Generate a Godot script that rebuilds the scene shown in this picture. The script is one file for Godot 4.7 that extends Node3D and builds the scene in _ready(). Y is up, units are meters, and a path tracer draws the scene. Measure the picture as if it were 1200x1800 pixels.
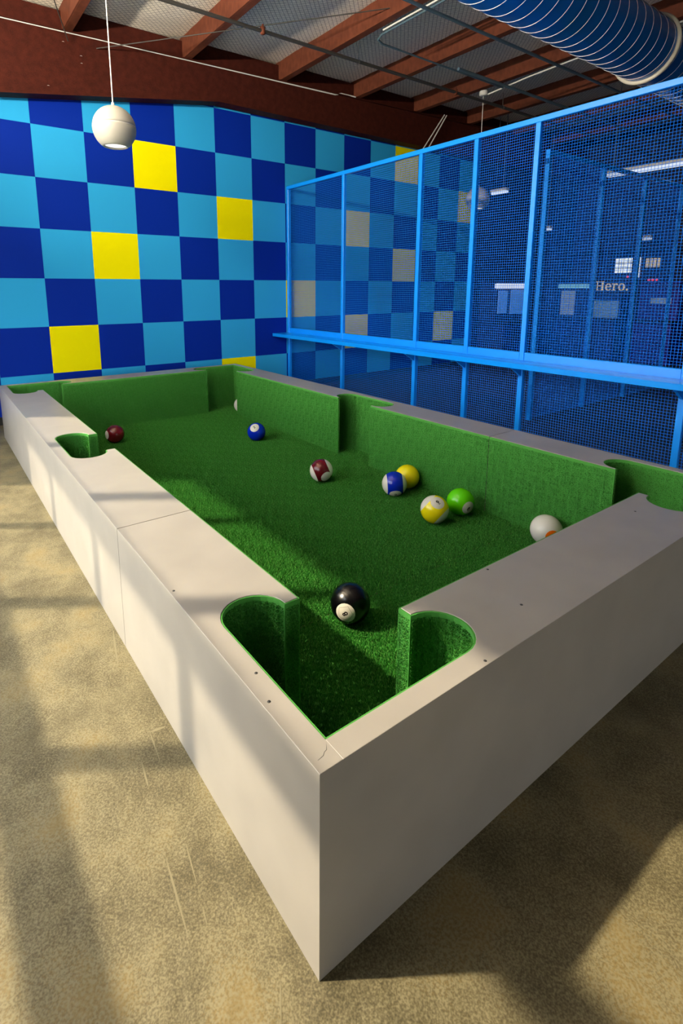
extends Node3D
# All helper coordinates use x to the right along the near end of the table, y up and z AWAY from the camera;
# P() turns them into Godot's axes.

const TW := 2.976      # table width
const TL := 6.004      # table length
const TH := 0.6        # table height
const WALL_Z := 6.65
const FX := 4.31       # plane of the blue mesh fence

var M := {}
var taken := {}
var rng := RandomNumberGenerator.new()

func P(x: float, y: float, z: float) -> Vector3:
	return Vector3(x, y, -z)

# ---------------------------------------------------------------- naming and tagging
func numbered(called: String) -> String:
	var n: int = taken.get(called, 0)
	taken[called] = n + 1
	return called if n == 0 else "%s_%03d" % [called, n]

func thing(called: String, label: String, category: String, group := "", at := Vector3.ZERO) -> Node3D:
	var o := Node3D.new()
	o.name = numbered(called)
	add_child(o)
	o.position = at
	tag(o, label, category, group)
	return o

func tag(o: Node, label: String, category: String, group := "") -> void:
	o.set_meta("label", label)
	o.set_meta("category", category)
	if group != "":
		o.set_meta("group", group)

func obj(called: String, mesh: Mesh, mat: Material, parent: Node = null, at := Vector3.ZERO) -> MeshInstance3D:
	var o := MeshInstance3D.new()
	o.mesh = mesh
	if mat:
		o.material_override = mat
	o.cast_shadow = GeometryInstance3D.SHADOW_CASTING_SETTING_ON
	if parent == null:
		o.name = numbered(called)
		add_child(o)
	else:
		o.name = called
		parent.add_child(o, true)
	o.position = at
	return o

func struct(called: String, mesh: Mesh, mat: Material) -> MeshInstance3D:
	var o := obj(called, mesh, mat)
	o.set_meta("kind", "structure")
	return o

# ---------------------------------------------------------------- geometry
func start() -> SurfaceTool:
	var st := SurfaceTool.new()
	st.begin(Mesh.PRIMITIVE_TRIANGLES)
	return st

func done(st: SurfaceTool) -> ArrayMesh:
	st.generate_normals()
	return st.commit()

func flat(st: SurfaceTool) -> void:
	st.set_smooth_group(0xFFFFFFFF)

func face(st: SurfaceTool, pts: Array, center: Vector3) -> void:
	# a flat convex face that looks away from center
	var c := Vector3.ZERO
	for p in pts:
		c += p
	c /= pts.size()
	var n: Vector3 = (pts[1] - pts[0]).cross(pts[2] - pts[0])
	var q := pts.duplicate()
	if n.dot(c - center) > 0.0:
		q.reverse()
	flat(st)
	for i in range(1, q.size() - 1):
		for v in [q[0], q[i], q[i + 1]]:
			st.add_vertex(v)

func box(st: SurfaceTool, lo: Vector3, hi: Vector3, b := 0.0) -> void:
	# box between two corners in helper coordinates, edges chamfered by b
	var a := P(minf(lo.x, hi.x), minf(lo.y, hi.y), maxf(lo.z, hi.z))
	var e := P(maxf(lo.x, hi.x), maxf(lo.y, hi.y), minf(lo.z, hi.z))
	solid_box(st, (a + e) / 2.0, (e - a).abs() / 2.0, b)

func solid_box(st: SurfaceTool, c: Vector3, h: Vector3, b := 0.0, turn := Basis.IDENTITY) -> void:
	b = minf(b, minf(h.x, minf(h.y, h.z)) * 0.9)
	var at := func(sx: int, sy: int, sz: int, axis: int) -> Vector3:
		var v := Vector3(sx * h.x, sy * h.y, sz * h.z)
		var s := [sx, sy, sz]
		for k in 3:
			if k != axis:
				v[k] -= s[k] * b
		return c + turn * v
	for axis in 3:
		for s in [-1, 1]:
			var q := []
			for uv in [[-1, -1], [1, -1], [1, 1], [-1, 1]]:
				var g := [0, 0, 0]
				g[axis] = s
				g[(axis + 1) % 3] = uv[0]
				g[(axis + 2) % 3] = uv[1]
				q.append(at.call(g[0], g[1], g[2], axis))
			face(st, q, c)
	if b <= 0.0:
		return
	for axis in 3:
		var a1 := (axis + 1) % 3
		var a2 := (axis + 2) % 3
		for s1 in [-1, 1]:
			for s2 in [-1, 1]:
				var g := [0, 0, 0]
				g[a1] = s1
				g[a2] = s2
				var q := []
				for k in [[-1, a1], [1, a1], [1, a2], [-1, a2]]:
					g[axis] = k[0]
					q.append(at.call(g[0], g[1], g[2], k[1]))
				face(st, q, c)
	for sx in [-1, 1]:
		for sy in [-1, 1]:
			for sz in [-1, 1]:
				face(st, [at.call(sx, sy, sz, 0), at.call(sx, sy, sz, 1), at.call(sx, sy, sz, 2)], c)

func boxm(lo: Vector3, hi: Vector3, b := 0.0) -> ArrayMesh:
	var st := start()
	box(st, lo, hi, b)
	return done(st)

func tube(st: SurfaceTool, pts: Array, r: float, sides := 8, caps := true) -> void:
	# round bar through points (Godot axes)
	st.set_smooth_group(1)
	var rings := []
	var up := Vector3.UP
	var d0: Vector3 = (pts[1] - pts[0]).normalized()
	if absf(d0.dot(up)) > 0.9:
		up = Vector3.RIGHT
	for i in pts.size():
		var d: Vector3
		if i == 0:
			d = d0
		elif i == pts.size() - 1:
			d = (pts[i] - pts[i - 1]).normalized()
		else:
			d = ((pts[i] - pts[i - 1]).normalized() + (pts[i + 1] - pts[i]).normalized()).normalized()
		var a := d.cross(up)
		if a.length() < 0.01:
			a = d.cross(Vector3.FORWARD)
		a = a.normalized()
		var b := a.cross(d).normalized()
		up = b
		var ring := []
		for k in sides:
			var t := TAU * k / sides
			ring.append(pts[i] + (a * cos(t) + b * sin(t)) * r)
		rings.append(ring)
	for i in rings.size() - 1:
		for k in sides:
			var k2 := (k + 1) % sides
			for v in [rings[i][k], rings[i][k2], rings[i + 1][k2], rings[i][k], rings[i + 1][k2], rings[i + 1][k]]:
				st.add_vertex(v)
	if caps:
		face(st, rings[0], pts[0] + (pts[1] - pts[0]) * 0.5)
		face(st, rings[-1], pts[-1] + (pts[-2] - pts[-1]) * 0.5)

func rod(a: Vector3, b: Vector3, r: float, sides := 8) -> ArrayMesh:
	var st := start()
	tube(st, [a, b], r, sides)
	return done(st)

func lathe(prof: Array, sides := 40) -> ArrayMesh:
	# profile of Vector2(radius, y) from the top down, turned round y
	var st := start()
	for i in prof.size() - 1:
		st.set_smooth_group(1)
		for k in sides:
			var t := TAU * k / sides
			var t2 := TAU * (k + 1) / sides
			var a := Vector3(prof[i].x * cos(t), prof[i].y, prof[i].x * sin(t))
			var b := Vector3(prof[i].x * cos(t2), prof[i].y, prof[i].x * sin(t2))
			var c := Vector3(prof[i + 1].x * cos(t2), prof[i + 1].y, prof[i + 1].x * sin(t2))
			var d := Vector3(prof[i + 1].x * cos(t), prof[i + 1].y, prof[i + 1].x * sin(t))
			if prof[i].x > 1e-5:
				for v in [a, b, c]:
					st.add_vertex(v)
			if prof[i + 1].x > 1e-5:
				for v in [a, c, d]:
					st.add_vertex(v)
	return done(st)

func prism(poly: PackedVector2Array, y0: float, y1: float, chamfer := 0.0) -> ArrayMesh:
	# polygon in (x, z away) stood up between two heights; the top edge is chamfered
	var st := start()
	var pts := poly.duplicate()
	if Geometry2D.is_polygon_clockwise(pts):
		pts.reverse()
	# now counter-clockwise in (x, z away); seen from above in Godot axes it also runs counter-clockwise
	var n := pts.size()
	var inner := PackedVector2Array()
	for i in n:
		var p := pts[i]
		var d1 := (p - pts[(i + n - 1) % n]).normalized()
		var d2 := (pts[(i + 1) % n] - p).normalized()
		var n1 := Vector2(-d1.y, d1.x)
		var n2 := Vector2(-d2.y, d2.x)
		var m := (n1 + n2).normalized()
		inner.append(p + m * chamfer / maxf(0.3, m.dot(n1)))
	var tri := Geometry2D.triangulate_polygon(pts)
	flat(st)
	for k in range(0, tri.size(), 3):
		var t := [inner[tri[k]], inner[tri[k + 1]], inner[tri[k + 2]]]
		var area: float = (t[1] - t[0]).cross(t[2] - t[0])
		if area > 0.0:
			t.reverse()
		for q in t:
			st.add_vertex(P(q.x, y1, q.y))
		t = [pts[tri[k]], pts[tri[k + 1]], pts[tri[k + 2]]]
		if area > 0.0:
			pass
		else:
			t.reverse()
		for q in t:
			st.add_vertex(P(q.x, y0, q.y))
	for i in n:
		var j := (i + 1) % n
		var a := P(pts[i].x, y0, pts[i].y)
		var b := P(pts[j].x, y0, pts[j].y)
		var c := P(pts[j].x, y1 - chamfer, pts[j].y)
		var d := P(pts[i].x, y1 - chamfer, pts[i].y)
		for v in [a, c, b, a, d, c]:
			st.add_vertex(v)
		if chamfer > 0.0:
			var e := P(inner[j].x, y1, inner[j].y)
			var f := P(inner[i].x, y1, inner[i].y)
			for v in [d, e, c, d, f, e]:
				st.add_vertex(v)
	return done(st)

# ---------------------------------------------------------------- materials
func mat(c: Color, rough := 0.6, metal := 0.0) -> StandardMaterial3D:
	# c is a linear base colour
	var m := StandardMaterial3D.new()
	m.albedo_color = c.linear_to_srgb()
	m.roughness = rough
	m.metallic = metal
	return m

func glow(c: Color, energy: float) -> StandardMaterial3D:
	var m := mat(Color(0.3, 0.3, 0.3), 0.5)
	m.emission_enabled = true
	m.emission = c.linear_to_srgb()
	m.emission_energy_multiplier = energy
	return m

func noise_img(size: int, freq: float, octaves: int, seed_: int, kind := FastNoiseLite.TYPE_SIMPLEX_SMOOTH) -> PackedByteArray:
	var n := FastNoiseLite.new()
	n.noise_type = kind
	n.frequency = freq
	n.seed = seed_
	n.fractal_type = FastNoiseLite.FRACTAL_FBM
	n.fractal_octaves = octaves
	var img := n.get_seamless_image(size, size)
	img.convert(Image.FORMAT_L8)
	return img.get_data()

func image_of(size: int, f: Callable) -> ImageTexture:
	var data := PackedByteArray()
	data.resize(size * size * 3)
	for i in size * size:
		var c: Color = f.call(i)
		data[i * 3] = int(clampf(c.r, 0, 1) * 255.0)
		data[i * 3 + 1] = int(clampf(c.g, 0, 1) * 255.0)
		data[i * 3 + 2] = int(clampf(c.b, 0, 1) * 255.0)
	var img := Image.create_from_data(size, size, false, Image.FORMAT_RGB8, data)
	img.generate_mipmaps()
	return ImageTexture.create_from_image(img)

func tri_tex(m: StandardMaterial3D, tex: Texture2D, metres: float) -> void:
	m.albedo_texture = tex
	m.uv1_triplanar = true
	m.uv1_world_triplanar = true
	m.uv1_scale = Vector3.ONE / metres

func make_materials() -> void:
	# concrete: tan slab with fine dark mottling, patches and pale specks
	var S := 2048
	var big := noise_img(S, 0.003, 4, 11)
	var mid := noise_img(S, 0.02, 3, 12)
	var fine := noise_img(S, 0.11, 3, 13)
	var speck := noise_img(S, 0.2, 2, 14)
	var light := Color(0.78, 0.73, 0.56)
	var dark := Color(0.44, 0.40, 0.26)
	var warm := Color(0.74, 0.62, 0.34)
	var tex := image_of(S, func(i: int) -> Color:
		var b := big[i] / 255.0
		var m_ := mid[i] / 255.0
		var f := fine[i] / 255.0
		var s := speck[i] / 255.0
		var t := clampf((b - 0.5) * 0.95 + (m_ - 0.5) * 0.3 + (f - 0.5) * 1.0 + (s - 0.5) * 1.0 + 0.36, 0.0, 1.0)
		var c := light.lerp(dark, t)
		return c.lerp(warm, clampf((0.45 - b) * 2.0 + (f - 0.62) * 1.6, 0.0, 0.55)))
	M.concrete = mat(Color(0.33, 0.33, 0.325), 0.7)
	tri_tex(M.concrete, tex, 2.7)
	var bn := NoiseTexture2D.new()
	var fb := FastNoiseLite.new()
	fb.frequency = 0.05
	fb.seed = 4
	bn.width = 512
	bn.height = 512
	bn.seamless = true
	bn.noise = fb
	bn.as_normal_map = true
	bn.bump_strength = 2.0
	M.concrete.normal_enabled = true
	M.concrete.normal_texture = bn
	M.concrete.normal_scale = 0.35
	# white laminate of the rails
	var wt := noise_img(512, 0.01, 3, 31)
	var wtex := image_of(512, func(i: int) -> Color:
		var v := 0.885 + (wt[i] / 255.0 - 0.5) * 0.05
		return Color(v, v * 0.965, v * 0.915))
	M.laminate = mat(Color(0.385, 0.39, 0.40), 0.33)
	tri_tex(M.laminate, wtex, 1.6)
	M.turf_base = mat(Color(0.045, 0.24, 0.03), 0.9)
	M.turf_back = M.turf_base
	M.blade = mat(Color.WHITE, 0.55)
	M.blade.vertex_color_use_as_albedo = true
	M.blade.metallic_specular = 0.25
	M.light_blue = mat(Color(0.024, 0.33, 0.68), 0.6)
	M.dark_blue = mat(Color(0.002, 0.020, 0.28), 0.6)
	M.yellow = mat(Color(0.80, 0.74, 0.0), 0.6)
	for k in ["light_blue", "dark_blue", "yellow"]:
		M[k].metallic_specular = 0.15
	M.wall = mat(Color(0.10, 0.11, 0.16), 0.8)
	M.wall_navy = mat(Color(0.004, 0.010, 0.05), 0.7)
	M.wall_left = mat(Color(0.45, 0.44, 0.42), 0.8)
	M.carpet = mat(Color(0.012, 0.020, 0.05), 0.95)
	M.black = mat(Color(0.008, 0.008, 0.009), 0.5)
	M.blue = mat(Color(0.003, 0.27, 0.95), 0.32)
	M.wire = mat(Color(0.006, 0.20, 0.95), 0.5)
	M.wire.metallic_specular = 0.25
	# red oxide primer on the steel
	var rt := noise_img(512, 0.02, 4, 41)
	var rf := noise_img(512, 0.12, 2, 42)
	var rtex := image_of(512, func(i: int) -> Color:
		var v := (rt[i] / 255.0 - 0.5) * 0.9 + (rf[i] / 255.0 - 0.5) * 0.5 + 0.5
		return Color(0.20, 0.09, 0.07).lerp(Color(0.28, 0.125, 0.095), clampf(v, 0, 1)))
	M.oxide = mat(Color.WHITE, 0.6)
	tri_tex(M.oxide, rtex, 1.1)
	M.oxide.metallic_specular = 0.15
	var ot := image_of(256, func(i: int) -> Color:
		var v := (rt[i * 2] / 255.0 - 0.5) * 0.9 + 0.5
		return Color(0.32, 0.175, 0.13).lerp(Color(0.42, 0.235, 0.17), clampf(v, 0, 1)))
	M.purlin = mat(Color.WHITE, 0.55)
	tri_tex(M.purlin, ot, 0.9)
	M.purlin.metallic_specular = 0.2
	# white faced insulation held by hexagonal netting
	var it := noise_img(512, 0.02, 3, 51)
	var itex := image_of(512, func(i: int) -> Color:
		var x := (i % 512) / 512.0
		var y := (i / 512) / 512.0
		var u := x * 8.0
		var v := y * 8.0
		var a := absf(fposmod(u + v, 1.0) - 0.5)
		var b := absf(fposmod(u - v, 1.0) - 0.5)
		var line := smoothstep(0.08, 0.02, minf(a, b))
		var k := 0.91 + (it[i] / 255.0 - 0.5) * 0.16
		return Color(k, k * 0.965, k * 0.90).lerp(Color(0.36, 0.34, 0.32), line * 0.8))
	M.insulation = mat(Color.WHITE, 0.75)
	tri_tex(M.insulation, itex, 0.56)
	M.galv = mat(Color(0.55, 0.56, 0.58), 0.35, 0.85)
	M.conduit = mat(Color(0.62, 0.62, 0.60), 0.5)
	M.pipe_dark = mat(Color(0.035, 0.033, 0.03), 0.5)
	M.pipe_blue = mat(Color(0.07, 0.12, 0.16), 0.5)
	M.duct = mat(Color(0.008, 0.14, 0.52), 0.25, 0.15)
	M.seam = mat(Color(0.75, 0.77, 0.80), 0.35, 0.3)
	M.band = mat(Color(0.62, 0.58, 0.47), 0.45)
	M.lamp = mat(Color(0.37, 0.36, 0.32), 0.4)
	M.cord = mat(Color(0.75, 0.74, 0.72), 0.5)
	M.frame = mat(Color(0.45, 0.46, 0.47), 0.4, 0.6)
	M.glass = mat(Color(0.9, 0.95, 0.95), 0.02)
	M.glass.albedo_color = Color(0.93, 0.96, 0.96, 0.06)
	M.glass.transparency = BaseMaterial3D.TRANSPARENCY_ALPHA
	M.unseen_pavement = mat(Color(0.60, 0.57, 0.52), 0.9)
	M.screw = mat(Color(0.02, 0.02, 0.02), 0.5)
	M.scuff = mat(Color(0.175, 0.153, 0.086), 0.7)

# ---------------------------------------------------------------- the pool table
func arc(c: Vector2, r: float, a0: float, a1: float, n := 14) -> Array:
	var out := []
	for i in n + 1:
		var t := deg_to_rad(lerpf(a0, a1, i / float(n)))
		out.append(c + Vector2(cos(t), sin(t)) * r)
	return out

const RIM := 0.068
const SR := 0.1165     # radius of a pocket's rounded end
const TIP := 0.604     # where a cushion starts, from the outer edge
const RL := 0.353
const RR := 0.312
const RN := 0.346
const RF := 0.302

func mirror_x(a: Array) -> Array:
	var out := []
	for p in a:
		out.append(Vector2(TW - p.x, p.y))
	return out

func mirror_z(a: Array) -> Array:
	var out := []
	for p in a:
		out.append(Vector2(p.x, TL - p.y))
	return out

# inner contours (the turf covered faces), each an array of points in (x, z)
func left_near_inner(rail: float, joint: float) -> Array:
	return [Vector2(rail, joint), Vector2(rail, TIP), Vector2(RIM + SR * 2, TIP)] + arc(Vector2(RIM + SR, TIP), SR, 0, 180) + [Vector2(RIM, RIM)]

func left_far_inner(rail: float, joint: float, mid0: float, mid1: float, far_tip: float) -> Array:
	var a := [Vector2(rail, joint), Vector2(rail, mid0), Vector2(RIM + SR * 2, mid0)]
	a += arc(Vector2(RIM + SR, mid0), SR, 0, -90, 8)
	a += arc(Vector2(RIM + SR, mid0), SR, -90, -180, 8)
	a += arc(Vector2(RIM + SR, mid1), SR, 180, 0)
	a += [Vector2(RIM + SR * 2, mid1), Vector2(rail, mid1), Vector2(rail, far_tip), Vector2(RIM + SR * 2, far_tip)]
	a += arc(Vector2(RIM + SR, far_tip), SR, 0, -180)
	a += [Vector2(RIM, TL - RIM)]
	return a

func near_inner(rail: float) -> Array:
	var a := [Vector2(RIM, RIM)] + arc(Vector2(TIP, RIM + SR), SR, -90, 90) + [Vector2(TIP, rail), Vector2(TW - TIP, rail)]
	a += arc(Vector2(TW - TIP, RIM + SR), SR, 90, 270) + [Vector2(TW - RIM, RIM)]
	return a

func clean(a: Array) -> Array:
	var out := []
	for p in a:
		if out.is_empty() or out[-1].distance_to(p) > 0.002:
			out.append(p)
	return out

func ribbon(line: Array, side: float, t: float, y0: float, y1: float) -> ArrayMesh:
	# a sheet of thickness t laid on a contour; side tells which way it is proud
	var st := start()
	var off := []
	for i in line.size():
		var d1: Vector2 = (line[i] - line[maxi(i - 1, 0)])
		var d2: Vector2 = (line[mini(i + 1, line.size() - 1)] - line[i])
		if i == 0:
			d1 = d2
		if i == line.size() - 1:
			d2 = d1
		var n1 := Vector2(-d1.y, d1.x).normalized()
		var n2 := Vector2(-d2.y, d2.x).normalized()
		var m := (n1 + n2)
		m = m.normalized() if m.length() > 0.01 else n1
		off.append(line[i] + m * side * t / maxf(0.4, m.dot(n1)))
	for i in line.size() - 1:
		var a: Vector2 = line[i]
		var b: Vector2 = line[i + 1]
		var c: Vector2 = off[i + 1]
		var d: Vector2 = off[i]
		var ctr := P((a.x + c.x) / 2, (y0 + y1) / 2, (a.y + c.y) / 2)
		face(st, [P(d.x, y0, d.y), P(c.x, y0, c.y), P(c.x, y1, c.y), P(d.x, y1, d.y)], ctr)
		face(st, [P(a.x, y1, a.y), P(b.x, y1, b.y), P(c.x, y1, c.y), P(d.x, y1, d.y)], ctr)
	return done(st)

var patches := []
var wall_patches := []

func turf_patch(seed_: int, size: float, count: int, tall: float) -> ArrayMesh:
	# a tuft of single blades on a square; y is up, blades lean to +x
	var r := RandomNumberGenerator.new()
	r.seed = seed_
	var st := start()
	flat(st)
	var tones := [Color(0.013, 0.105, 0.011), Color(0.032, 0.205, 0.024), Color(0.072, 0.32, 0.044), Color(0.18, 0.46, 0.095)]
	for i in count:
		var p := Vector3(r.randf_range(-0.5, 0.5) * size, 0, r.randf_range(-0.5, 0.5) * size)
		var h := tall * r.randf_range(0.7, 1.15)
		var lean := Vector3(r.randf_range(-0.2, 0.6), 0, r.randf_range(-0.45, 0.45)) * h
		var ang := r.randf() * TAU
		var w := Vector3(cos(ang), 0, sin(ang)) * 0.0013
		var tip := p + lean + Vector3.UP * h
		var k := r.randf()
		var c: Color = tones[0 if k < 0.25 else 1 if k < 0.6 else 2 if k < 0.9 else 3]
		st.set_color(c)
		st.add_vertex(p - w)
		st.add_vertex(p + w)
		st.add_vertex(tip + w * 0.5)
		st.add_vertex(p - w)
		st.add_vertex(tip + w * 0.5)
		st.add_vertex(tip - w * 0.5)
	return done(st)

func pile(called: String, places: Array, parent: Node, kinds: Array) -> void:
	# places: Transform3D each; split over the patch variants
	for v in kinds.size():
		var mine := []
		for i in places.size():
			if (i * 7 + i / 5) % kinds.size() == v:
				mine.append(places[i])
		var mm := MultiMesh.new()
		mm.transform_format = MultiMesh.TRANSFORM_3D
		mm.mesh = kinds[v]
		mm.instance_count = mine.size()
		for i in mine.size():
			mm.set_instance_transform(i, mine[i])
		var o := MultiMeshInstance3D.new()
		o.multimesh = mm
		o.material_override = M.blade
		o.name = called
		o.set_meta("kind", "stuff")
		parent.add_child(o, true)

func lining(rail: Node, line: Array, side: float) -> void:
	var l := clean(line)
	var o := obj("turf_lining", ribbon(l, side, 0.006, 0.0, TH - 0.003), M.turf_back, rail)
	var places := []
	var step := 0.05
	for i in l.size() - 1:
		var a: Vector2 = l[i]
		var b: Vector2 = l[i + 1]
		var d := b - a
		var n := maxi(1, int(ceil(d.length() / step)))
		var dir := d.normalized()
		var out := Vector2(-dir.y, dir.x) * side
		for k in n:
			var p := a + d * ((k + 0.5) / n) + out * 0.006
			for j in 12:
				var y := 0.015 + (j + 0.5) * 0.565 / 12.0
				# y axis of the patch looks out of the wall, x axis runs along it
				var by := P(out.x, 0, out.y)
				var bx := P(dir.x, 0, dir.y) * (1.0 if (rng.randi() % 8) < 7 else -1.0)
				var bz := bx.cross(by)
				var sx: float = minf(1.0, d.length() / n / step)
				places.append(Transform3D(Basis(bx * sx, by * 0.8, bz * 0.9), P(p.x, y, p.y)))
	pile("turf_pile", places, o, wall_patches)

func build_table() -> void:
	for i in 4:
		patches.append(turf_patch(100 + i, 0.054, 420, 0.0125))
		wall_patches.append(turf_patch(200 + i, 0.054, 230, 0.005))
	var t := thing("pool_table", "long white walk-in pool table lined with green artificial turf", "pool table")
	# helper: close an inner contour with the outer corners into a polygon
	var rails := []
	var jl := 1.533
	var jr := 1.485
	var g := 0.0022
	var ln := clean(left_near_inner(RL, jl - g))
	rails.append([PackedVector2Array(ln + [Vector2(RIM, 0.0), Vector2(0, 0), Vector2(0, jl - g)]), ln, 1.0])
	var lf := clean(left_far_inner(RL, jl + g, 2.80, 3.275, TL - 0.575))
	rails.append([PackedVector2Array(lf + [Vector2(RIM, TL), Vector2(0, TL), Vector2(0, jl + g)]), lf, -1.0])
	var rn_ := clean(mirror_x(left_near_inner(RR, jr - g)))
	rails.append([PackedVector2Array(rn_ + [Vector2(TW - RIM, 0), Vector2(TW, 0), Vector2(TW, jr - g)]), rn_, -1.0])
	var rf_ := clean(mirror_x(left_far_inner(RR, jr + g, 2.77, 3.255, TL - 0.62)))
	rails.append([PackedVector2Array(rf_ + [Vector2(TW - RIM, TL), Vector2(TW, TL), Vector2(TW, jr + g)]), rf_, 1.0])
	var nn := clean(near_inner(RN))
	rails.append([PackedVector2Array(nn + [Vector2(TW - RIM, 0.0), Vector2(RIM, 0.0)]), nn, 1.0])
	var ff := clean(mirror_z(near_inner(RF)))
	rails.append([PackedVector2Array(ff + [Vector2(TW - RIM, TL), Vector2(RIM, TL)]), ff, -1.0])
	var nodes := []
	for r in rails:
		var o := obj("rail", prism(r[0], 0.0, TH, 0.0009), M.laminate, t)
		nodes.append(o)
		lining(o, r[1], r[2])
	# turf on the floor: the main sheet and a strip at the near end
	var sheets := [[Vector2(RIM, 1.172), Vector2(TW - RIM, TL - RIM), 0.0], [Vector2(RIM, RIM), Vector2(TW - RIM, 1.158), 0.9]]
	var lines := []
	for r in rails:
		lines.append(r[0])
	for s in sheets:
		var a: Vector2 = s[0]
		var b: Vector2 = s[1]
		var o := obj("turf_floor", boxm(Vector3(a.x, 0.0, a.y), Vector3(b.x, 0.006, b.y)), M.turf_base, t)
		var places := []
		var step := 0.05
		var nx := int(ceil((b.x - a.x) / step))
		var nz := int(ceil((b.y - a.y) / step))
		for i in nx:
			for k in nz:
				var p := Vector2(a.x + (i + 0.5) * (b.x - a.x) / nx, a.y + (k + 0.5) * (b.y - a.y) / nz)
				var hit := false
				for l in lines:
					if Geometry2D.is_point_in_polygon(p, l):
						hit = true
						break
				if hit:
					continue
				var turn: float = s[2] + rng.randf_range(-0.25, 0.25)
				places.append(Transform3D(Basis(Vector3.UP, turn), P(p.x, 0.006, p.y)))
		pile("turf_pile", places, o, patches)
	# dark screw heads left in the tops of the rails
	for s in [[0, 0.046, 0.362], [0, 0.02, 0.25], [4, 0.613, 0.014], [4, 1.056, 0.329], [4, 0.951, 0.116], [4, 2.098, 0.246], [0, 0.016, 0.899]]:
		var o := obj("screw_head", lathe([Vector2(0, 0.0012), Vector2(0.0045, 0.001), Vector2(0.005, 0.0), Vector2(0.0, -0.0005)], 10), M.screw, nodes[s[0]], P(s[1], TH, s[2]))
		o.set_meta("label", "small dark screw head")

	# hairline crack in the laminate at the near corner
	var cr := PackedVector2Array([Vector2(0.0655, 0.062), Vector2(0.052, 0.0435), Vector2(0.044, 0.0415), Vector2(0.036, 0.035), Vector2(0.018, 0.032), Vector2(0.018, 0.0312), Vector2(0.0365, 0.0338), Vector2(0.0445, 0.0405), Vector2(0.0527, 0.0424)])
	obj("surface_crack", prism(cr, TH - 0.001, TH + 0.0002), M.screw, nodes[0]).set_meta("label", "fine dark crack at the corner")

# ---------------------------------------------------------------- balls
func digit_at(d: int, p: Vector2) -> bool:
	# a numeral about 1 high round the origin: rings and bars
	var w := 0.10
	var ring := func(c: Vector2, r: float) -> bool:
		return absf(p.distance_to(c) - r) < w
	match d:
		8:
			return ring.call(Vector2(0, 0.24), 0.19) or ring.call(Vector2(0, -0.2), 0.24)
		6:
			if ring.call(Vector2(0, -0.18), 0.24):
				return true
			var e := p - Vector2(0.22, -0.12)
			return (absf(e.length() - 0.46) < w and e.x < 0.0 and e.y > 0.0) or (absf(p.y + 0.62) < 0.06 and absf(p.x) < 0.28)
		9:
			if ring.call(Vector2(0, 0.18), 0.24):
				return true
			var e := p - Vector2(-0.22, 0.12)
			return (absf(e.length() - 0.46) < w and e.x > 0.0 and e.y < 0.0) or (absf(p.y + 0.62) < 0.06 and absf(p.x) < 0.28)
		2:
			var e := p - Vector2(0, 0.2)
			if absf(e.length() - 0.24) < w and (e.y > 0.0 or e.x > 0.12):
				return true
			if absf(p.y + 0.42) < w * 0.8 and absf(p.x) < 0.3:
				return true
			return Geometry2D.get_closest_point_to_segment(p, Vector2(0.22, 0.1), Vector2(-0.25, -0.42)).distance_to(p) < w
	return false

func ball(label: String, x: float, z: float, color: Color, stripe: bool, axis: Vector3, cap: Vector3, cap_deg: float, digit: int, up: Vector3, cap_color := Color(0.84, 0.82, 0.77), turn_cap := true) -> void:
	# cap, axis and up are directions in helper axes; colours are sRGB
	var R := 0.1
	var capn := P(cap.x, cap.y, cap.z).normalized()
	var ax := P(axis.x, axis.y, axis.z).normalized()
	var upv := P(up.x, up.y, up.z)
	upv = (upv - capn * upv.dot(capn)).normalized()
	var side := upv.cross(capn)
	var white := Color(0.86, 0.84, 0.79)
	var W := 512
	var H := 256
	var data := PackedByteArray()
	data.resize(W * H * 3)
	var cc := cos(deg_to_rad(cap_deg))
	var cs := sin(deg_to_rad(cap_deg))
	for j in H:
		var th := PI * (j + 0.5) / H
		var sy := sin(th)
		var y := cos(th)
		for i in W:
			var ph := TAU * (i + 0.5) / W
			var d := Vector3(sin(ph) * sy, y, cos(ph) * sy)
			var c := color
			if stripe and absf(d.dot(ax)) > 0.61:
				c = white
			var k := d.dot(capn)
			if k > cc:
				c = cap_color
				var q := Vector2(d.dot(side), d.dot(upv)) / cs
				if digit > 0 and digit_at(digit, q * 1.75):
					c = Color(0.05, 0.04, 0.05)
				elif digit == 8:
					# stitched pentagon seam in the disc
					var a := fposmod(atan2(q.x, q.y), TAU / 5.0) - TAU / 10.0
					if absf(q.length() * cos(a) - 0.66) < 0.022:
						c = cap_color.darkened(0.25)
			elif k < -cc and digit > 0:
				c = cap_color
			var o := (j * W + i) * 3
			data[o] = int(c.r * 255.0)
			data[o + 1] = int(c.g * 255.0)
			data[o + 2] = int(c.b * 255.0)
	var img := Image.create_from_data(W, H, false, Image.FORMAT_RGB8, data)
	img.generate_mipmaps()
	var m := StandardMaterial3D.new()
	m.albedo_texture = ImageTexture.create_from_image(img)
	m.roughness = 0.22
	var st := start()
	st.set_smooth_group(1)
	var nu := 64
	var nv := 32
	for j in nv:
		for i in nu:
			var q := []
			for e in [[0, 0], [1, 0], [1, 1], [0, 1]]:
				var th: float = PI * (j + e[1]) / nv
				var ph: float = TAU * (i + e[0]) / nu
				q.append([Vector3(sin(ph) * sin(th), cos(th), cos(ph) * sin(th)), Vector2((i + e[0]) / float(nu), (j + e[1]) / float(nv))])
			for k in [0, 1, 2, 0, 2, 3]:
				st.set_normal(q[k][0])
				st.set_uv(q[k][1])
				# panels bulge a little between the seams, as on a stitched football
				st.add_vertex(q[k][0] * R)
	var o := obj("pool_football", st.commit(), m, null, P(x, R + 0.0125, z))
	tag(o, label, "ball", "pool balls on the turf")

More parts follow.
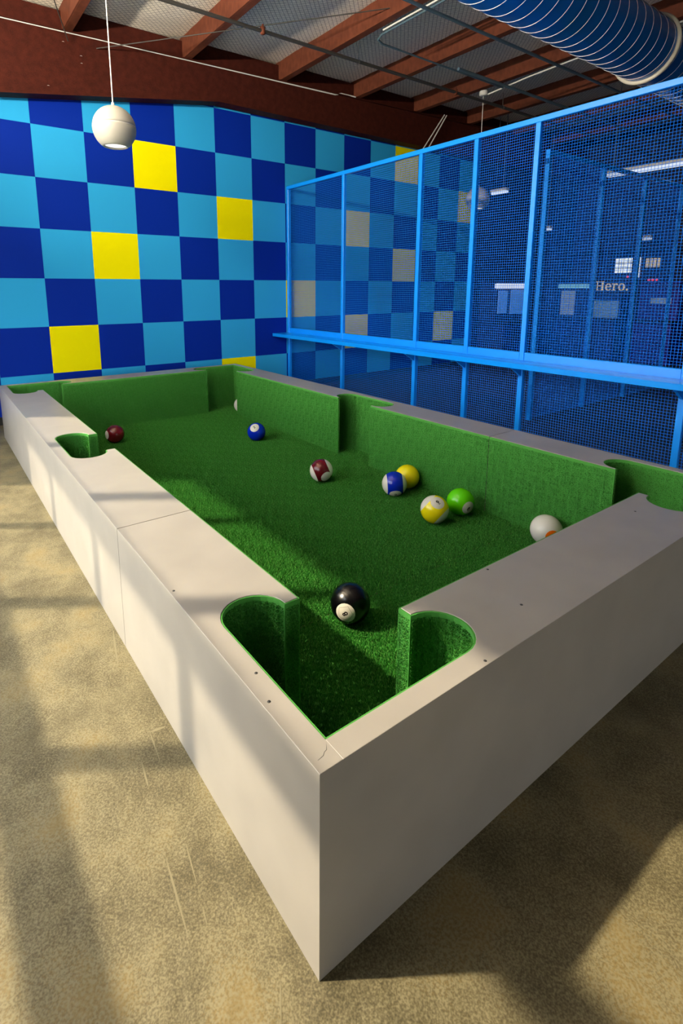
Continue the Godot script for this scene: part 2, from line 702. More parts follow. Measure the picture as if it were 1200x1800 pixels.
func build_balls() -> void:
	var maroon := Color(0.36, 0.04, 0.08)
	var blue := Color(0.02, 0.14, 0.66)
	var yellow := Color(0.93, 0.86, 0.06)
	var green := Color(0.36, 0.80, 0.03)
	ball("black ball numbered 8 near the front corner pocket", 0.978, 1.05, Color(0.012, 0.013, 0.02), false, Vector3.UP, Vector3(-0.818, 0.011, -0.575), 29, 8, Vector3(-0.881, -0.446, 0.157))
	ball("yellow and white striped ball with a numbered disc on top", 2.21, 1.583, yellow, true, Vector3(0.308, -0.589, -0.748), Vector3(-0.3, 0.807, -0.509), 29, 9, Vector3(-0.245, 0.644, 0.71))
	ball("lime green ball with a white numbered disc beside the turf wall", 2.472, 1.565, green, false, Vector3.UP, Vector3(-0.241, -0.134, -0.961), 29, 6, Vector3(0.5, 0.8, 0.0))
	ball("blue and white striped ball touching the plain yellow ball", 2.338, 2.118, blue, true, Vector3(0.78, 0.06, -0.62), Vector3(-0.44, -0.664, -0.604), 29, 2, Vector3(0, 1, 0))
	ball("plain yellow ball tucked behind the blue striped ball", 2.545, 2.175, yellow, false, Vector3.UP, Vector3(0.7, -0.3, 0.6), 29, 0, Vector3.UP)
	ball("maroon and white striped ball in the middle of the turf", 2.054, 2.723, maroon, true, Vector3(0.80, 0.36, -0.42), Vector3(-0.121, -0.329, -0.937), 29, 0, Vector3.UP)
	ball("blue ball with a white disc on top near the far end", 2.239, 4.159, blue, false, Vector3.UP, Vector3(-0.534, 0.697, -0.478), 30, 2, Vector3(-0.3, 0.5, 0.9), Color(0.84, 0.82, 0.77))
	ball("dark maroon ball in the shade of the left side pocket", 0.948, 4.984, maroon, false, Vector3.UP, Vector3(-0.988, 0.071, -0.137), 27, 0, Vector3.UP)
	ball("white cue ball with an orange patch behind the front rail", 2.545, 0.93, Color(0.86, 0.84, 0.81), false, Vector3.UP, Vector3(-0.60, -0.04, -0.80), 26, 0, Vector3.UP, Color(0.93, 0.42, 0.06))
	ball("white ball half hidden in the far right corner pocket", 2.765, 5.47, Color(0.86, 0.84, 0.81), false, Vector3.UP, Vector3(0.7, 0.0, 0.7), 26, 0, Vector3.UP)

# ---------------------------------------------------------------- room
func build_room() -> void:
	var zf := -7.0   # wall behind the camera
	var xr := 13.0
	var fl := struct("floor", boxm(Vector3(-1.75, -0.2, zf - 0.2), Vector3(xr + 0.2, 0.0, WALL_Z + 0.2)), M.concrete)
	# pale scuffs on the slab
	for s in [[-0.196, 0.525, -0.223, 0.277, 0.009], [-0.133, 0.51, -0.152, 0.383, 0.006], [-0.012, 1.71, -0.065, 1.436, 0.013], [-0.079, 0.986, -0.092, 0.835, 0.007], [-0.078, 0.976, -0.021, 0.971, 0.020], [-0.147, 0.88, -0.16, 0.765, 0.010], [-0.072, 0.066, -0.117, -0.01, 0.007], [-0.165, 0.316, -0.171, 0.271, 0.005], [-0.392, 1.27, -0.362, 1.29, 0.012]]:
		var a := Vector2(s[0], s[1])
		var b := Vector2(s[2], s[3])
		var d := (b - a).normalized()
		var n: Vector2 = Vector2(-d.y, d.x) * s[4] * 0.35
		var poly := PackedVector2Array([a + n * 0.6, a.lerp(b, 0.4) + n * 1.1, a.lerp(b, 0.75) + n * 0.7, b + n * 0.3, b - n * 0.4, a.lerp(b, 0.6) - n * 0.9, a.lerp(b, 0.25) - n * 0.6])
		obj("floor_scuff", prism(poly, -0.002, 0.0006), M.scuff, fl)
	var cp := obj("arcade_carpet", boxm(Vector3(FX + 0.06, 0.0, -6.9), Vector3(xr - 0.02, 0.008, WALL_Z - 0.02)), M.carpet, fl)
	cp.set_meta("label", "dark navy arcade carpet behind the fence")
	var gs := start()
	box(gs, Vector3(-30, -0.35, -30), Vector3(-1.75, -0.05, 25))
	box(gs, Vector3(-1.75, -0.35, -30), Vector3(18, -0.05, zf - 0.2))
	struct("ground", done(gs), M.unseen_pavement)  # ground outside, out of view, kept pale to bounce light through the door
	# back wall with its painted squares
	var wb := struct("wall_back", boxm(Vector3(-1.75, 0.0, WALL_Z), Vector3(xr + 0.2, 5.6, WALL_Z + 0.2)), M.wall_navy)
	var s := 0.5992
	var x0 := 0.683
	var y0 := 2.390
	var yellow := {Vector2i(2, 1): 1, Vector2i(4, 0): 1, Vector2i(1, -1): 1, Vector2i(6, -2): 1, Vector2i(0, -3): 1, Vector2i(4, -4): 1, Vector2i(8, 0): 1, Vector2i(8, -3): 1, Vector2i(10, -1): 1, Vector2i(12, -3): 1, Vector2i(13, 1): 1, Vector2i(10, 2): 1}
	for c in range(-4, 14):
		for r in range(-4, 4):
			var a := Vector3(maxf(x0 + c * s, -1.55), maxf(y0 + r * s, 0.1), WALL_Z)
			var b := Vector3(x0 + (c + 1) * s, minf(y0 + (r + 1) * s, 4.6), WALL_Z - 0.003)
			var m: Material = M.yellow if yellow.has(Vector2i(c, r)) else M.dark_blue if posmod(c + r, 2) == 0 else M.light_blue
			obj("painted_square", boxm(a, b), m, wb)
	struct("baseboard_back", boxm(Vector3(-1.55, 0.0, WALL_Z), Vector3(xr, 0.1, WALL_Z - 0.012), 0.003), M.black)
	# left wall with the glazed overhead door
	var st := start()
	box(st, Vector3(-1.75, 0, zf - 0.2), Vector3(-1.55, 5.6, 0.62))
	box(st, Vector3(-1.75, 0, 5.32), Vector3(-1.55, 5.6, WALL_Z))
	box(st, Vector3(-1.75, 3.42, 0.62), Vector3(-1.55, 5.6, 5.32))
	struct("wall_left", done(st), M.wall_left)
	struct("wall_right", boxm(Vector3(xr, 0, zf - 0.2), Vector3(xr + 0.2, 5.6, WALL_Z)), M.wall_navy)
	var wf := start()
	box(wf, Vector3(-1.75, 0, zf - 0.2), Vector3(0.4, 5.6, zf))
	box(wf, Vector3(2.86, 0, zf - 0.2), Vector3(xr + 0.2, 5.6, zf))
	box(wf, Vector3(0.4, 0, zf - 0.2), Vector3(2.86, 0.3, zf))
	box(wf, Vector3(0.4, 2.6, zf - 0.2), Vector3(2.86, 5.6, zf))
	struct("wall_front", done(wf), M.wall)
	var win := Node3D.new()  # out of view behind the camera, placed to light the near end face
	win.name = "unseen_window_1"
	win.set_meta("kind", "structure")
	add_child(win)
	for i in 3:
		obj("mullion", boxm(Vector3(0.4 + i * 1.2, 0.3, zf - 0.12), Vector3(0.46 + i * 1.2, 2.6, zf - 0.06), 0.004), M.frame, win)
	for i in 2:
		obj("pane", boxm(Vector3(0.46 + i * 1.2, 0.3, zf - 0.095), Vector3(0.4 + (i + 1) * 1.2, 2.6, zf - 0.089)), M.glass, win)
	overhead_door("door_1", [0.57, 1.80, 3.0, 4.17, 5.37])

func overhead_door(called: String, zs: Array) -> void:
	var door := Node3D.new()
	door.name = called
	door.set_meta("kind", "structure")
	add_child(door)
	var ys := [0.06, 1.14, 2.20, 3.12]
	for i in zs.size():
		obj("stile", boxm(Vector3(-1.54, 0.0, zs[i] - 0.05), Vector3(-1.48, 3.2, zs[i] + 0.05), 0.004), M.frame, door)
	for k in ys.size():
		for i in 4:
			obj("door_rail", boxm(Vector3(-1.535, ys[k] - (0.06 if k == 0 else 0.085), zs[i] + 0.05), Vector3(-1.485, ys[k] + 0.085, zs[i + 1] - 0.05), 0.004), M.frame, door)
	obj("header_panel", boxm(Vector3(-1.535, 3.21, zs[0] - 0.05), Vector3(-1.485, 3.5, zs[-1] + 0.05), 0.004), M.frame, door)
	for k in 3:
		for i in 4:
			obj("pane", boxm(Vector3(-1.515, ys[k] + 0.085, zs[i] + 0.05), Vector3(-1.509, ys[k + 1] - 0.085, zs[i + 1] - 0.05)), M.glass, door)

func ceil_y(x: float) -> float:
	return 4.79 + (x - 1.15) * 0.024

func build_ceiling() -> void:
	var px := [-0.35, 1.15, 2.64, 4.15, 5.61, 7.02, 8.5, 10.0, 11.5]
	# insulation bays, sagging a little between the purlins
	var c := Node3D.new()
	c.name = "ceiling"
	c.set_meta("kind", "structure")
	add_child(c)
	var n := FastNoiseLite.new()
	n.seed = 5
	n.frequency = 0.9
	var edges := [-1.6] + px + [13.05]
	for b in edges.size() - 1:
		var st := start()
		st.set_smooth_group(1)
		var nu := 10
		var nv := 90
		var grid := []
		for j in nv + 1:
			var row := []
			for i in nu + 1:
				var u := i / float(nu)
				var x := lerpf(edges[b], edges[b + 1], u)
				var z := lerpf(-7.0, WALL_Z, j / float(nv))
				var sag := sin(u * PI) * (0.035 + 0.02 * n.get_noise_2d(z * 1.3, b * 9.0)) + 0.012 * n.get_noise_2d(x * 3.0, z * 4.0)
				row.append(P(x, ceil_y(x) + 0.10 - sag, z))
			grid.append(row)
		for j in nv:
			for i in nu:
				for v in [grid[j][i], grid[j][i + 1], grid[j + 1][i + 1], grid[j][i], grid[j + 1][i + 1], grid[j + 1][i]]:
					st.add_vertex(v)
		obj("insulation_bay", done(st), M.insulation, c)
	obj("roof_deck", boxm(Vector3(-1.75, 5.25, -7.2), Vector3(13.2, 5.4, WALL_Z + 0.2)), M.wall, c)
	# purlins: C sections parallel to the long side of the table
	var names := ["nearest the door wall", "above the pendant lamp by the chequered wall", "second to the right of the white pendant lamp", "with a white conduit along its edge", "crossing under the near blue duct", "carrying the junction box of the far pendant", "running just above the fence top", "deep inside the arcade", "closest to the arcade end wall"]
	for i in px.size():
		var x: float = px[i]
		var yb := ceil_y(x) - 0.16
		var yt := ceil_y(x) + 0.10
		var t := thing("roof_purlin", "red-brown steel roof purlin %s" % names[i], "purlin", "roof purlins")
		obj("web", boxm(Vector3(x - 0.060, yb, -6.9), Vector3(x - 0.045, yt, 6.58), 0.002), M.purlin, t)
		obj("bottom_flange", boxm(Vector3(x - 0.045, yb, -6.9), Vector3(x + 0.045, yb + 0.012, 6.58), 0.003), M.purlin, t)
		obj("lip", boxm(Vector3(x + 0.037, yb + 0.012, -6.9), Vector3(x + 0.045, yb + 0.035, 6.58), 0.002), M.purlin, t)
		obj("top_flange", boxm(Vector3(x - 0.045, yt - 0.012, -6.9), Vector3(x + 0.045, yt, 6.58), 0.003), M.purlin, t)
	# tapered rafter of the steel frame in front of the back wall
	var r := thing("rafter_beam", "deep red-brown steel rafter beam above the chequered wall", "beam")
	var st2 := start()
	var top := func(x: float) -> float: return ceil_y(x) - 0.175
	var xs := [-1.54, 0.388, 3.055, 12.9]
	var bot := [3.55, 3.811, 4.202, 4.19]
	for i in 3:
		var q := []
		for z in [6.45, 6.47]:
			q.append([P(xs[i], bot[i], z), P(xs[i + 1], bot[i + 1], z), P(xs[i + 1], top.call(xs[i + 1]), z), P(xs[i], top.call(xs[i]), z)])
		var ctr: Vector3 = (q[0][0] + q[1][2]) / 2.0
		face(st2, q[0], ctr)
		face(st2, q[1], ctr)
	obj("web", done(st2), M.oxide, r)
	var st3 := start()
	var st4 := start()
	for i in 3:
		for e in [[st3, bot[i], bot[i + 1], 0.0], [st4, top.call(xs[i]), top.call(xs[i + 1]), -0.012]]:
			var a: float = e[1] + e[3]
			var b: float = e[2] + e[3]
			var v := []
			for z in [6.40, 6.60]:
				v.append([P(xs[i], a - 0.006, z), P(xs[i + 1], b - 0.006, z), P(xs[i + 1], b + 0.006, z), P(xs[i], a + 0.006, z)])
			var ctr: Vector3 = (v[0][0] + v[1][2]) / 2.0
			face(e[0], v[0], ctr)
			face(e[0], v[1], ctr)
			for k in 4:
				face(e[0], [v[0][k], v[0][(k + 1) % 4], v[1][(k + 1) % 4], v[1][k]], ctr)
	obj("bottom_flange", done(st3), M.oxide, r)
	obj("top_flange", done(st4), M.oxide, r)
	# blocking between the purlins on top of the rafter
	for i in px.size() - 1:
		obj("blocking", boxm(Vector3(px[i] + 0.047, ceil_y(px[i]) - 0.165, 6.50), Vector3(px[i + 1] - 0.062, ceil_y(px[i]) + 0.085, 6.53), 0.002), M.oxide, r)
	for s in [[1.08, 4.49], [1.27, 4.38], [1.27, 4.30], [0.88, 3.98]]:
		obj("weld_mark", lathe([Vector2(0, 0.004), Vector2(0.011, 0.003), Vector2(0.012, 0.0)], 10), M.conduit, r, P(s[0], s[1], 6.449))
	# thin conduit along the top of the rafter
	var cst := start()
	tube(cst, [P(-1.5, ceil_y(-1.5) - 0.19, 6.435), P(2.6, ceil_y(2.6) - 0.19, 6.435), P(5.1, ceil_y(5.1) - 0.2, 6.435), P(5.22, ceil_y(5.2) - 0.17, 6.42), P(5.5, ceil_y(5.5) - 0.18, 6.40)], 0.011, 8)
	var co := obj("beam_conduit", done(cst), M.conduit)
	tag(co, "thin pale conduit running along the top of the rafter beam", "conduit")
	# sprinkler pipe with its hangers
	var sp := thing("sprinkler_pipe", "dark steel sprinkler pipe slung below the purlins", "pipe")
	obj("pipe", rod(P(-1.5, 4.5, 4.90), P(12.9, 4.5, 4.87), 0.021, 10), M.pipe_dark, sp)
	for x in [2.85, 6.15]:
		var h := obj("sprinkler_head", lathe([Vector2(0.0, 0.075), Vector2(0.012, 0.07), Vector2(0.012, 0.045), Vector2(0.030, 0.04), Vector2(0.030, -0.026), Vector2(0.02, -0.034), Vector2(0.0, -0.036)], 12), M.purlin, sp, P(x, 4.5, 4.89))
	for x in [4.26, 7.3, 10.4]:
		var hs := start()
		tube(hs, [P(x, 4.53, 4.89), P(x, 4.72, 4.89)], 0.005, 6)
		for k in 10:
			pass
		var loop := []
		for k in 13:
			var a := TAU * k / 12.0
			loop.append(P(x, 4.5 + cos(a) * 0.03, 4.89 + sin(a) * 0.03))
		tube(hs, loop, 0.004, 6, false)
		obj("hanger", done(hs), M.pipe_dark, sp)
	# conduits
	var c1 := start()
	tube(c1, [P(4.25, 4.66, -2.0), P(4.25, 4.66, 4.45), P(4.29, 4.65, 4.56), P(4.40, 4.64, 4.60), P(6.9, 4.64, 4.62)], 0.012, 8)
	tag(obj("bent_conduit", done(c1), M.pipe_blue), "blue-grey bent conduit turning off the fourth purlin", "conduit")
	var c1b := start()
	tube(c1b, [P(4.225, 4.685, -2.0), P(4.225, 4.685, 4.4)], 0.010, 8)
	tag(obj("purlin_conduit", done(c1b), M.conduit), "white conduit clipped along the edge of a purlin", "conduit")
	tag(obj("conduit_pair_pipe", rod(P(5.7, 4.60, 4.48), P(12.5, 4.60, 4.48), 0.022, 8), M.pipe_blue), "dark blue pipe ending at the junction box of the far lamp", "pipe")
	tag(obj("gas_pipe", rod(P(-1.5, 4.5, 3.49), P(12.5, 4.5, 3.46), 0.018, 8), M.pipe_blue), "slim grey pipe crossing the ceiling in front of the duct", "pipe")
	var c2 := start()
	tube(c2, [P(6.93, 4.63, 4.9), P(6.93, 4.68, 4.2), P(6.93, 4.70, 3.5), P(6.93, 4.70, -1.0)], 0.011, 8)
	tag(obj("lamp_cable", done(c2), M.conduit), "white cable running from the junction box along a purlin", "cable")
	tag(obj("junction_box", lathe([Vector2(0, 0.04), Vector2(0.06, 0.04), Vector2(0.065, 0.03), Vector2(0.065, -0.02), Vector2(0.05, -0.03), Vector2(0, -0.03)], 16), M.conduit, null, P(6.9, 4.645, 4.965)), "small white round junction box above the far pendant lamp", "junction box")
	for k in 2:
		tag(obj("slanted_rod", rod(P(7.02 + k * 0.12, 4.06, 6.36), P(7.62 + k * 0.06, 4.80, 6.36), 0.011, 6), M.conduit), ["pale slanted rod above the fence, left one of the pair", "pale slanted rod above the fence, right one of the pair"][k], "rod", "slanted rods by the rafter")
	tag(obj("brace_cable", rod(P(1.45, 4.50, 6.43), P(4.188, 4.80, 4.074), 0.006, 6), M.pipe_dark), "thin dark brace cable stretched across the insulation", "cable")
	tag(obj("tie_wire", rod(P(1.13, 4.50, 6.42), P(0.82, 4.74, 5.75), 0.006, 6), M.pipe_dark), "thin dark tie wire hooked to the rafter near the left purlin", "wire")

func build_duct() -> void:
	var R := 0.311
	var cy := 4.22
	var cz := 2.26
	var t := thing("spiral_duct", "big glossy blue spiral duct hanging near the ceiling", "duct")
	var x0 := 1.5
	var x1 := 9.5
	obj("pipe_shell", rod(P(x0, cy, cz), P(x1, cy, cz), R, 72), M.duct, t)
	var st := start()
	var pts := []
	var pitch := 0.17
	var turns := int((x1 - x0) / pitch)
	for k in turns * 40 + 1:
		var a := TAU * k / 40.0
		pts.append(P(x0 + pitch * k / 40.0, cy + cos(a) * (R + 0.001), cz + sin(a) * (R + 0.001)))
	tube(st, pts, 0.0028, 5)
	obj("spiral_seam", done(st), M.seam, t)
	var ring := start()
	var lp := []
	for k in 73:
		var a := TAU * k / 72.0
		lp.append(P(6.12, cy + cos(a) * (R + 0.012), cz + sin(a) * (R + 0.012)))
	tube(ring, lp, 0.024, 8, false)
	obj("joint_band", done(ring), M.band, t)
	for x in [3.2, 5.4, 7.6]:
		var hs := start()
		tube(hs, [P(x, cy + R, cz), P(x, 4.85, cz)], 0.006, 6)
		obj("hanger", done(hs), M.galv, t)

func pendant(label: String, x: float, y: float, z: float, top: float) -> void:
	var R := 0.186
	var t := thing("pendant_lamp", label, "pendant lamp", "globe pendant lamps", P(x, y, z))
	var up := []
	for i in 15:
		var a := deg_to_rad(lerpf(1.0, 84.0, i / 14.0))
		up.append(Vector2(sin(a), cos(a)) * R)
	up.append(Vector2(R * 0.965, R * 0.098))
	obj("upper_shell", lathe([Vector2(0, R)] + up, 48), M.lamp, t)
	var lo := [Vector2(R * 0.965, R * 0.075)]
	for i in 14:
		var a := deg_to_rad(lerpf(86.5, 146.0, i / 13.0))
		lo.append(Vector2(sin(a), cos(a)) * R)
	var rim: Vector2 = lo[-1]
	lo.append(rim * Vector2(0.93, 0.99))
	lo.append(rim * Vector2(0.90, 0.80))
	obj("lower_shell", lathe(lo, 48), M.lamp, t)
	obj("seam_ring", lathe([Vector2(R * 0.955, R * 0.11), Vector2(R * 0.985, R * 0.10), Vector2(R * 0.985, R * 0.07), Vector2(R * 0.955, R * 0.06)], 48), M.cord, t)
	obj("diffuser", lathe([Vector2(0.0, rim.y * 0.86), Vector2(rim.x * 0.5, rim.y * 0.87), Vector2(rim.x * 0.91, rim.y * 0.9)], 32), M.lamp_glow, t)
	obj("cord", rod(Vector3(0, R * 0.98, 0), Vector3(0, top - y, 0), 0.005, 6), M.cord, t)
	obj("cord_grip", lathe([Vector2(0.006, R + 0.03), Vector2(0.012, R + 0.025), Vector2(0.016, R - 0.002), Vector2(0, R - 0.004)], 12), M.cord, t)
	var l := SpotLight3D.new()
	l.light_energy = 0.9
	l.light_color = Color(1.0, 0.93, 0.82)
	l.light_size = 0.09
	l.spot_angle = 62.0
	l.spot_range = 20.0
	l.spot_attenuation = 2.0
	l.shadow_enabled = true
	l.rotation_degrees = Vector3(-90, 0, 0)
	l.position = Vector3(0, rim.y - 0.01, 0)
	t.add_child(l)

func uplight(label: String, z0: float, z1: float) -> void:
	# trough out of view on the left wall, placed to light the insulation
	var t := thing("unseen_uplight", label, "light")
	obj("trough", boxm(Vector3(-1.55, 3.56, z0), Vector3(-1.33, 3.64, z1), 0.008), M.conduit, t)
	obj("diffuser", boxm(Vector3(-1.52, 3.64, z0 + 0.02), Vector3(-1.36, 3.66, z1 - 0.02), 0.004), M.unseen_glow, t)
	var l := AreaLight3D.new()
	l.area_size = Vector2(0.16, z1 - z0 - 0.04)
	l.light_energy = 98.0
	l.light_color = Color(1.0, 0.94, 0.84)
	l.shadow_enabled = true
	t.add_child(l)
	l.position = P(-1.42, 3.68, (z0 + z1) / 2.0)
	l.look_at_from_position(l.position, l.position + P(1.0, 0.65, 0.0), Vector3.BACK)

# ---------------------------------------------------------------- fences
func mesh_panel(st: SurfaceTool, o: Vector3, u: Vector3, ul: float, y0: float, y1: float, r := 0.0017) -> void:
	# welded wires: o corner, u unit direction along the fence (Godot axes)
	var nrm := u.cross(Vector3.UP)
	var pitch := 0.0254
	var n := int(ul / pitch)
	for i in range(1, n):
		var a := o + u * (ul * i / n) + Vector3.UP * y0
		wire(st, a, a + Vector3.UP * (y1 - y0), r)
	n = int((y1 - y0) / pitch)
	for i in range(1, n):
		var a := o + Vector3.UP * (y0 + (y1 - y0) * i / n) + nrm * r * 1.6
		wire(st, a, a + u * ul, r)

func wire(st: SurfaceTool, a: Vector3, b: Vector3, r: float) -> void:
	tube(st, [a, b], r, 4, false)

func fence(t: Node3D, along_z: bool, fixed: float, posts: Array, top: float, mid: Array, w := 0.052) -> void:
	for i in posts.size():
		var q: float = posts[i]
		var c := Vector3(fixed, 0, q) if along_z else Vector3(q, 0, fixed)
		obj("post", boxm(c + Vector3(-w / 2, 0, -w / 2), c + Vector3(w / 2, top - w, w / 2), 0.004), M.blue, t)
	var a: float = posts[0]
	var b: float = posts[-1]
	var lo := minf(a, b) - w / 2
	var hi := maxf(a, b) + w / 2
	var h := Vector3(w / 2, 0, 0) if along_z else Vector3(0, 0, w / 2)
	var ra := Vector3(fixed, 0, lo) if along_z else Vector3(lo, 0, fixed)
	var rb := Vector3(fixed, 0, hi) if along_z else Vector3(hi, 0, fixed)
	obj("top_rail", boxm(ra - h + Vector3(0, top - w, 0), rb + h + Vector3(0, top, 0), 0.004), M.blue, t)
	for i in posts.size() - 1:
		var p0: float = minf(posts[i], posts[i + 1]) + w / 2
		var p1: float = maxf(posts[i], posts[i + 1]) - w / 2
		var c0 := Vector3(fixed, 0, p0) if along_z else Vector3(p0, 0, fixed)
		var c1 := Vector3(fixed, 0, p1) if along_z else Vector3(p1, 0, fixed)
		for y in mid + ([0.06] if along_z else []):
			obj("cross_rail", boxm(c0 - h * 0.8 + Vector3(0, y, 0), c1 + h * 0.8 + Vector3(0, y + (0.09 if y > 0.5 else 0.045), 0), 0.004), M.blue, t)
		var spans := [[0.105, mid[0], "lower_mesh"], [mid[0] + 0.09, top - w, "upper_mesh"]] if mid.size() > 0 else [[0.02, top - w, "wire_mesh"]]
		for s in spans:
			var st := start()
			var o := P(c0.x, 0, c0.z)
			var e := P(c1.x, 0, c1.z)
			mesh_panel(st, o, (e - o).normalized(), o.distance_to(e), s[0], s[1])
			var m := obj(s[2], done(st), M.wire, t)
			m.set_meta("kind", "stuff")

func build_fences() -> void:
	var t := thing("mesh_fence", "tall bright blue wire mesh fence alongside the pool table", "fence")
	fence(t, true, FX, [6.60, 5.21, 3.785, 3.01, 2.312, 0.86, -0.60], 3.245, [0.935])
	# drinks shelf of two planks with a lip on the fence
	var s := thing("drinks_shelf", "glossy blue drinks shelf bolted along the mesh fence", "shelf")
	obj("shelf_plank", boxm(Vector3(4.155, 0.925, -0.6), Vector3(4.282, 0.945, 6.64), 0.003), M.shelf, s)
	obj("shelf_plank", boxm(Vector3(4.02, 0.925, -0.6), Vector3(4.151, 0.945, 6.64), 0.003), M.shelf, s)
	obj("front_lip", boxm(Vector3(4.0, 0.895, -0.6), Vector3(4.02, 0.945, 6.64), 0.003), M.shelf, s)
	for z in [5.21, 3.785, 3.01, 2.312, 0.86]:
		var st := start()
		var pts := [P(4.282, 0.925, z - 0.012), P(4.04, 0.925, z - 0.012), P(4.282, 0.78, z - 0.012)]
		var pt2 := [P(4.282, 0.925, z + 0.012), P(4.04, 0.925, z + 0.012), P(4.282, 0.78, z + 0.012)]
		var ctr := P(4.2, 0.88, z)
		face(st, pts, ctr)
		face(st, pt2, ctr)
		for k in 3:
			face(st, [pts[k], pts[(k + 1) % 3], pt2[(k + 1) % 3], pt2[k]], ctr)
		obj("bracket", done(st), M.blue, s)
	var b := thing("inner_fence", "blue wire mesh fence behind the front fence, running away from it", "fence")
	fence(b, false, 2.94, [5.53, 6.83, 8.05, 9.3], 3.245, [])

# ---------------------------------------------------------------- arcade behind the fence
func kiosk(label: String, at: Vector3, turn: float, w: float, head: Material, screens: Array, body: Material, high := 1.8) -> void:
	var t := thing("arcade_cabinet", label, "arcade cabinet", "", at)
	t.rotation.y = turn
	var st := start()
	solid_box(st, Vector3(0, 0.45, 0), Vector3(w / 2, 0.45, 0.32), 0.01)
	obj("base_cabinet", done(st), body, t)
	st = start()
	solid_box(st, Vector3(0, (0.9 + high) / 2.0, -0.12), Vector3(w / 2, (high - 0.9) / 2.0, 0.2), 0.01)
	obj("upper_cabinet", done(st), body, t)
	st = start()
	solid_box(st, Vector3(0, 0.93, 0.2), Vector3(w / 2, 0.03, 0.18), 0.01)
	obj("control_panel", done(st), M.black, t)
	st = start()
	solid_box(st, Vector3(0, high - 0.1, 0.1), Vector3(w / 2, 0.055, 0.06), 0.008)
	obj("lit_header", done(st), head, t)
	for s in screens:
		st = start()
		solid_box(st, Vector3(s[0], s[1], 0.09), Vector3(s[2], s[3], 0.012), 0.004)
		obj("screen", done(st), s[4], t)

func text_sign(called: String, label: String, words: String, at: Vector3, turn: float, height: float, m: Material) -> void:
	var tm := TextMesh.new()
	tm.text = words
	tm.font_size = 64
	tm.pixel_size = height / 64.0
	tm.depth = 0.03
	var f := SystemFont.new()
	f.font_names = PackedStringArray(["Droid Serif"])
	tm.font = f
	var o := obj(called, tm, m, null, at)
	o.rotation.y = turn
	tag(o, label, "sign")

